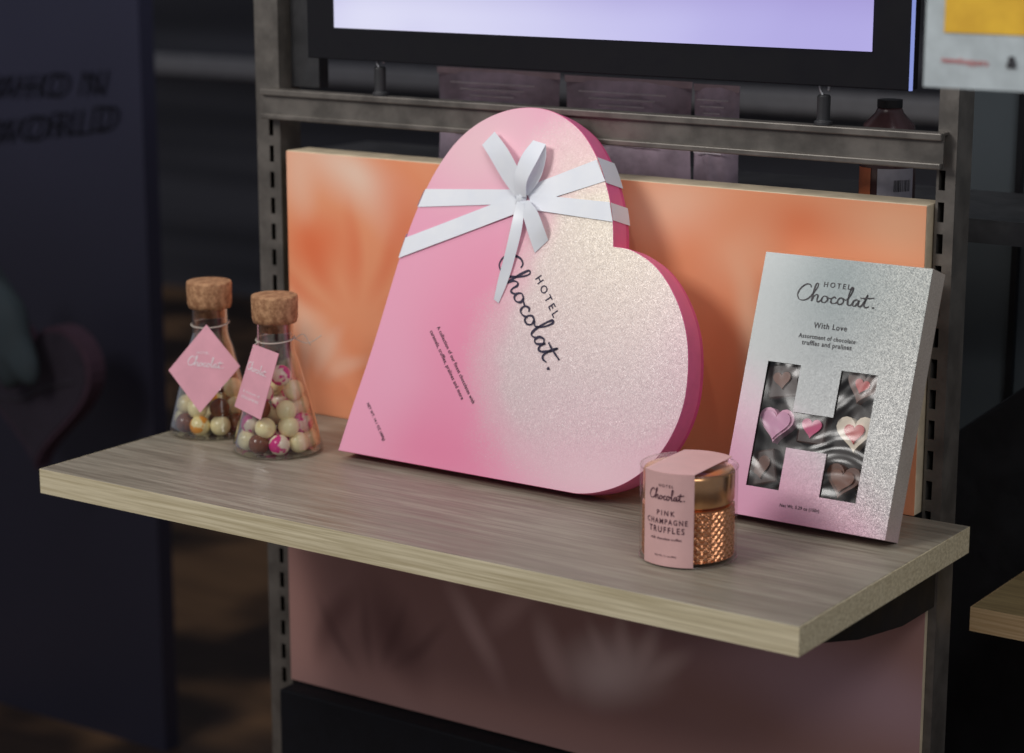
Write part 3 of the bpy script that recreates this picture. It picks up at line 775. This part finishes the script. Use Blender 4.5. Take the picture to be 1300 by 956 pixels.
while th < R(-14):
    w_ = random.choice([.6, 1.0, 1.6])*.02; bb = lab(th, th+w_, .018, hh*.30, BR2+.0009)
    me = bpy.data.meshes.new('x'); bb.to_mesh(me); bb.free(); bm.from_mesh(me); bpy.data.meshes.remove(me); th += w_+.03*random.choice([.7, 1.2])
part('barcode', bm, black, lb)
o = part('rear_shelf', B((b0.x-.06, .35, zb0-.01), (b0.x+.035, .42, zb0)), black, None, loc=(b0.x, .34, zb0-.01)); props(o, 'short dark shelf under the small amber bottle', 'shelf')
# ------------------------------------------------------------------ sign, upper right
GY2 = .0
SF = Frame(hy(1172, 110, GY2), (1, 0, 0), (0, 0, 1), (0, -1, 0))
e1 = SF.loc(1172, 40); e2 = SF.loc(1340, 120)
t = thing('hanging_sign', 'white and yellow notice card at the top right corner', 'sign', mtx=SF.M)
WS = e2.x
part('card', B((0, 0, -.002), (WS, .22, 0)), simple('white_card', c(196, 206, 208), .5), t)
part('yellow_area', B((.013, e1.y, .0002), (WS-.013, .21, .0008)), simple('yellow_print', c(250, 194, 56), .5), t)
text_on(t, SF, 'newshoppers', (1196, 79), (1255, 84), simple('red_print', c(205, 110, 110), .5), 1.0, 0, .0008, offset=.01)
text_on(t, SF, '&', (1278, 86), (1292, 87), inkdark, 1, 0, .0008, offset=.03)
# ------------------------------------------------------------------ right background cabinet
x0 = hy(1212, 300, .62).x
t = thing('wall_cabinet', 'dark grey cabinet side at the right edge of the display', 'cabinet', (x0+.3, .62, FZ))
n = NM('slate_panel'); v = n.co()
n.pbr(n.mix(n.noise(v, 4, 3), c(84, 92, 96), c(108, 116, 120)), .6)
part('side_panel', B((x0, .62, FZ), (x0+.7, .64, .9)), n.m, t, True)
xe = hy(1289, 300, .62).x
part('edge_trim', B((xe, .612, .02), (xe+.006, .6195, .9)), black, t, True)
q = hy(1200, 590, .56)
bm = bmesh.new()
prism(bm, [(x0-.02, FZ), (x0+.7, FZ), (x0+.7, q.z+.22), (x0+.12, q.z+.10), (x0+.02, q.z+.02), (x0-.02, q.z)], .54, .57, ax=1)
o = part('black_stand', bm, black, None, loc=(x0+.1, .55, FZ), bevel=.004); props(o, 'black rounded stand beside the right post', 'stand')
# ------------------------------------------------------------------ left background
PYL = 1.0
xr_ = hy(186, 300, PYL).x
n = NM('navy_board'); v = n.co()
g = n.add('ShaderNodeSeparateXYZ'); n.put(g.inputs[0], v)
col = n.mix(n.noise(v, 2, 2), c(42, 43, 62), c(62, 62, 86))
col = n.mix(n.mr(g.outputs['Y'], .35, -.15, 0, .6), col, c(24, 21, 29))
n.pbr(col, .5)
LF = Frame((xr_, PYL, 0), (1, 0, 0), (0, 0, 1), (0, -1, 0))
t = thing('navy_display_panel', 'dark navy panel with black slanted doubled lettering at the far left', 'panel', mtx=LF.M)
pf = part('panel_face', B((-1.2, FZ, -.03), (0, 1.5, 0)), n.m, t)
blk = simple('black_lettering', (.010, .010, .014, 1), .8, Specular_IOR_Level=.1)
for k, (dx, lf) in enumerate(((-10, .001), (0, .002))):
    text_on(pf, LF, 'WHO N', (-12+dx+8, 128), (143+dx, 121), blk, 1.15, .35, lf, offset=-.012, hs=.85)
    text_on(pf, LF, 'WORLD', (-12+dx+8, 186), (156+dx, 165), blk, 1.15, .35, lf, offset=-.012, hs=.78)
HM = Matrix.Translation(hy(40, 500, .85)) @ Matrix.Rotation(R(90), 4, 'X')
t = thing('heart_reflection_solid', 'dim maroon heart shaped solid standing in for a heart box reflection at the left edge', 'gift box', mtx=HM)  # solid heart added in place of a reflection in the shop glass
bm = bmesh.new(); prism(bm, heart2d(.13, 60), -.03, 0); part('rim', bm, simple('reflection_maroon', c(64, 42, 56), .8), t, bevel=.006)  # outer body of the solid standing in for the heart reflection
bm = bmesh.new(); prism(bm, heart2d(.120, 60), .0005, .002); part('lid', bm, simple('reflection_plum', c(44, 36, 48), .8), t)  # front face of the solid standing in for the heart reflection
bm = bmesh.new(); tube(bm, cat([(-.11, .0, .004), (-.03, -.012, .006), (.03, .012, .006), (.09, .03, .004)], 8), .0014)
part('cord', bm, simple('grey_cord', c(58, 54, 62), .6), t, smooth=True)
qq = hy(2, 410, .80)
bm = bmesh.new(); bmesh.ops.create_uvsphere(bm, u_segments=32, v_segments=20, radius=1)
for vv in bm.verts:
    w_ = vv.co.copy(); k = (1-w_.z)/2
    vv.co = Vector((qq.x+w_.x*.062*(.25+k)-.02*w_.z+.006*math.sin(w_.z*6), qq.y+w_.y*.03, qq.z+w_.z*.09+.006*math.sin(w_.x*9)))
o = part('teal_reflection_solid', bm, simple('dim_teal_reflection', c(50, 60, 65), .9), None, loc=(qq.x, qq.y, qq.z-.09), smooth=True); props(o, 'dim teal solid standing in for a blurred reflection at the far left edge', 'reflection')  # solid teal shape added in place of a blurred glass reflection
# ------------------------------------------------------------------ lights, world, camera
def area(name, loc, tgt, size, power, col=(1, 1, 1), sy=None):
    l = bpy.data.lights.new(name, 'AREA'); l.energy = power; l.color = col; l.size = size
    if sy: l.shape = 'RECTANGLE'; l.size_y = sy
    o = bpy.data.objects.new(name, l); COL.objects.link(o); o.location = loc
    o.rotation_euler = (Vector(tgt)-Vector(loc)).to_track_quat('-Z', 'Y').to_euler()
    return o
def spot(name, loc, tgt, deg, power, col=(1, 1, 1), r=.03, blend=.9):
    l = bpy.data.lights.new(name, 'SPOT'); l.energy = power; l.color = col; l.spot_size = R(deg); l.spot_blend = blend; l.shadow_soft_size = r
    o = bpy.data.objects.new(name, l); COL.objects.link(o); o.location = loc
    o.rotation_euler = (Vector(tgt)-Vector(loc)).to_track_quat('-Z', 'Y').to_euler()
area('key_lamp', (-.6, -1.35, 1.25), (0, .2, .1), .55, 16.5, (1, .975, .945))
area('fill_lamp', (1.3, -.7, 1.3), (.1, .2, .1), .7, 6.5, (.97, .98, 1))
area('ceiling_lamp', (-.1, .0, 1.5), (0, .15, 0), .5, 3.5, (1, .95, .9))
spot('added_heart_spot', (.5, -.9, 1.5), hy(750, 240, .25), 13, 10, (1, .95, .84))  # unseen spot added to brighten the heart's upper right
spot('added_patch_spot', (.5, -.6, 1.5), hz(1090, 705, 0), 4.5, 9, (1, .95, .9), .02, 1)  # unseen narrow spot added for the light patch thrown back by the carton
spot('board_spot', (-.9, -.8, 1.3), hy(440, 290, .3), 16, 10, (1, .92, .84))
w = bpy.data.worlds.new('World'); scene.world = w; w.use_nodes = True
bg = w.node_tree.nodes['Background']; bg.inputs[0].default_value = (.84, .87, 1, 1); bg.inputs[1].default_value = .21
cam = bpy.data.cameras.new('camera'); co = bpy.data.objects.new('camera', cam); COL.objects.link(co); scene.camera = co
co.location = CAM; co.rotation_euler = (R(90-PITCH), 0, R(YAW)); cam.sensor_width = 36; cam.lens = F/1300*36; cam.clip_start = .05; cam.clip_end = 100
fw = ROT @ Vector((0, 0, -1))
cam.dof.use_dof = True; cam.dof.focus_distance = ((HF.M @ HF.loc(720, 430))-CAM).dot(fw)-.05; cam.dof.aperture_fstop = 5.0
scene.view_settings.view_transform = 'Standard'; scene.view_settings.look = 'None'; scene.view_settings.exposure = 0; scene.view_settings.gamma = 1
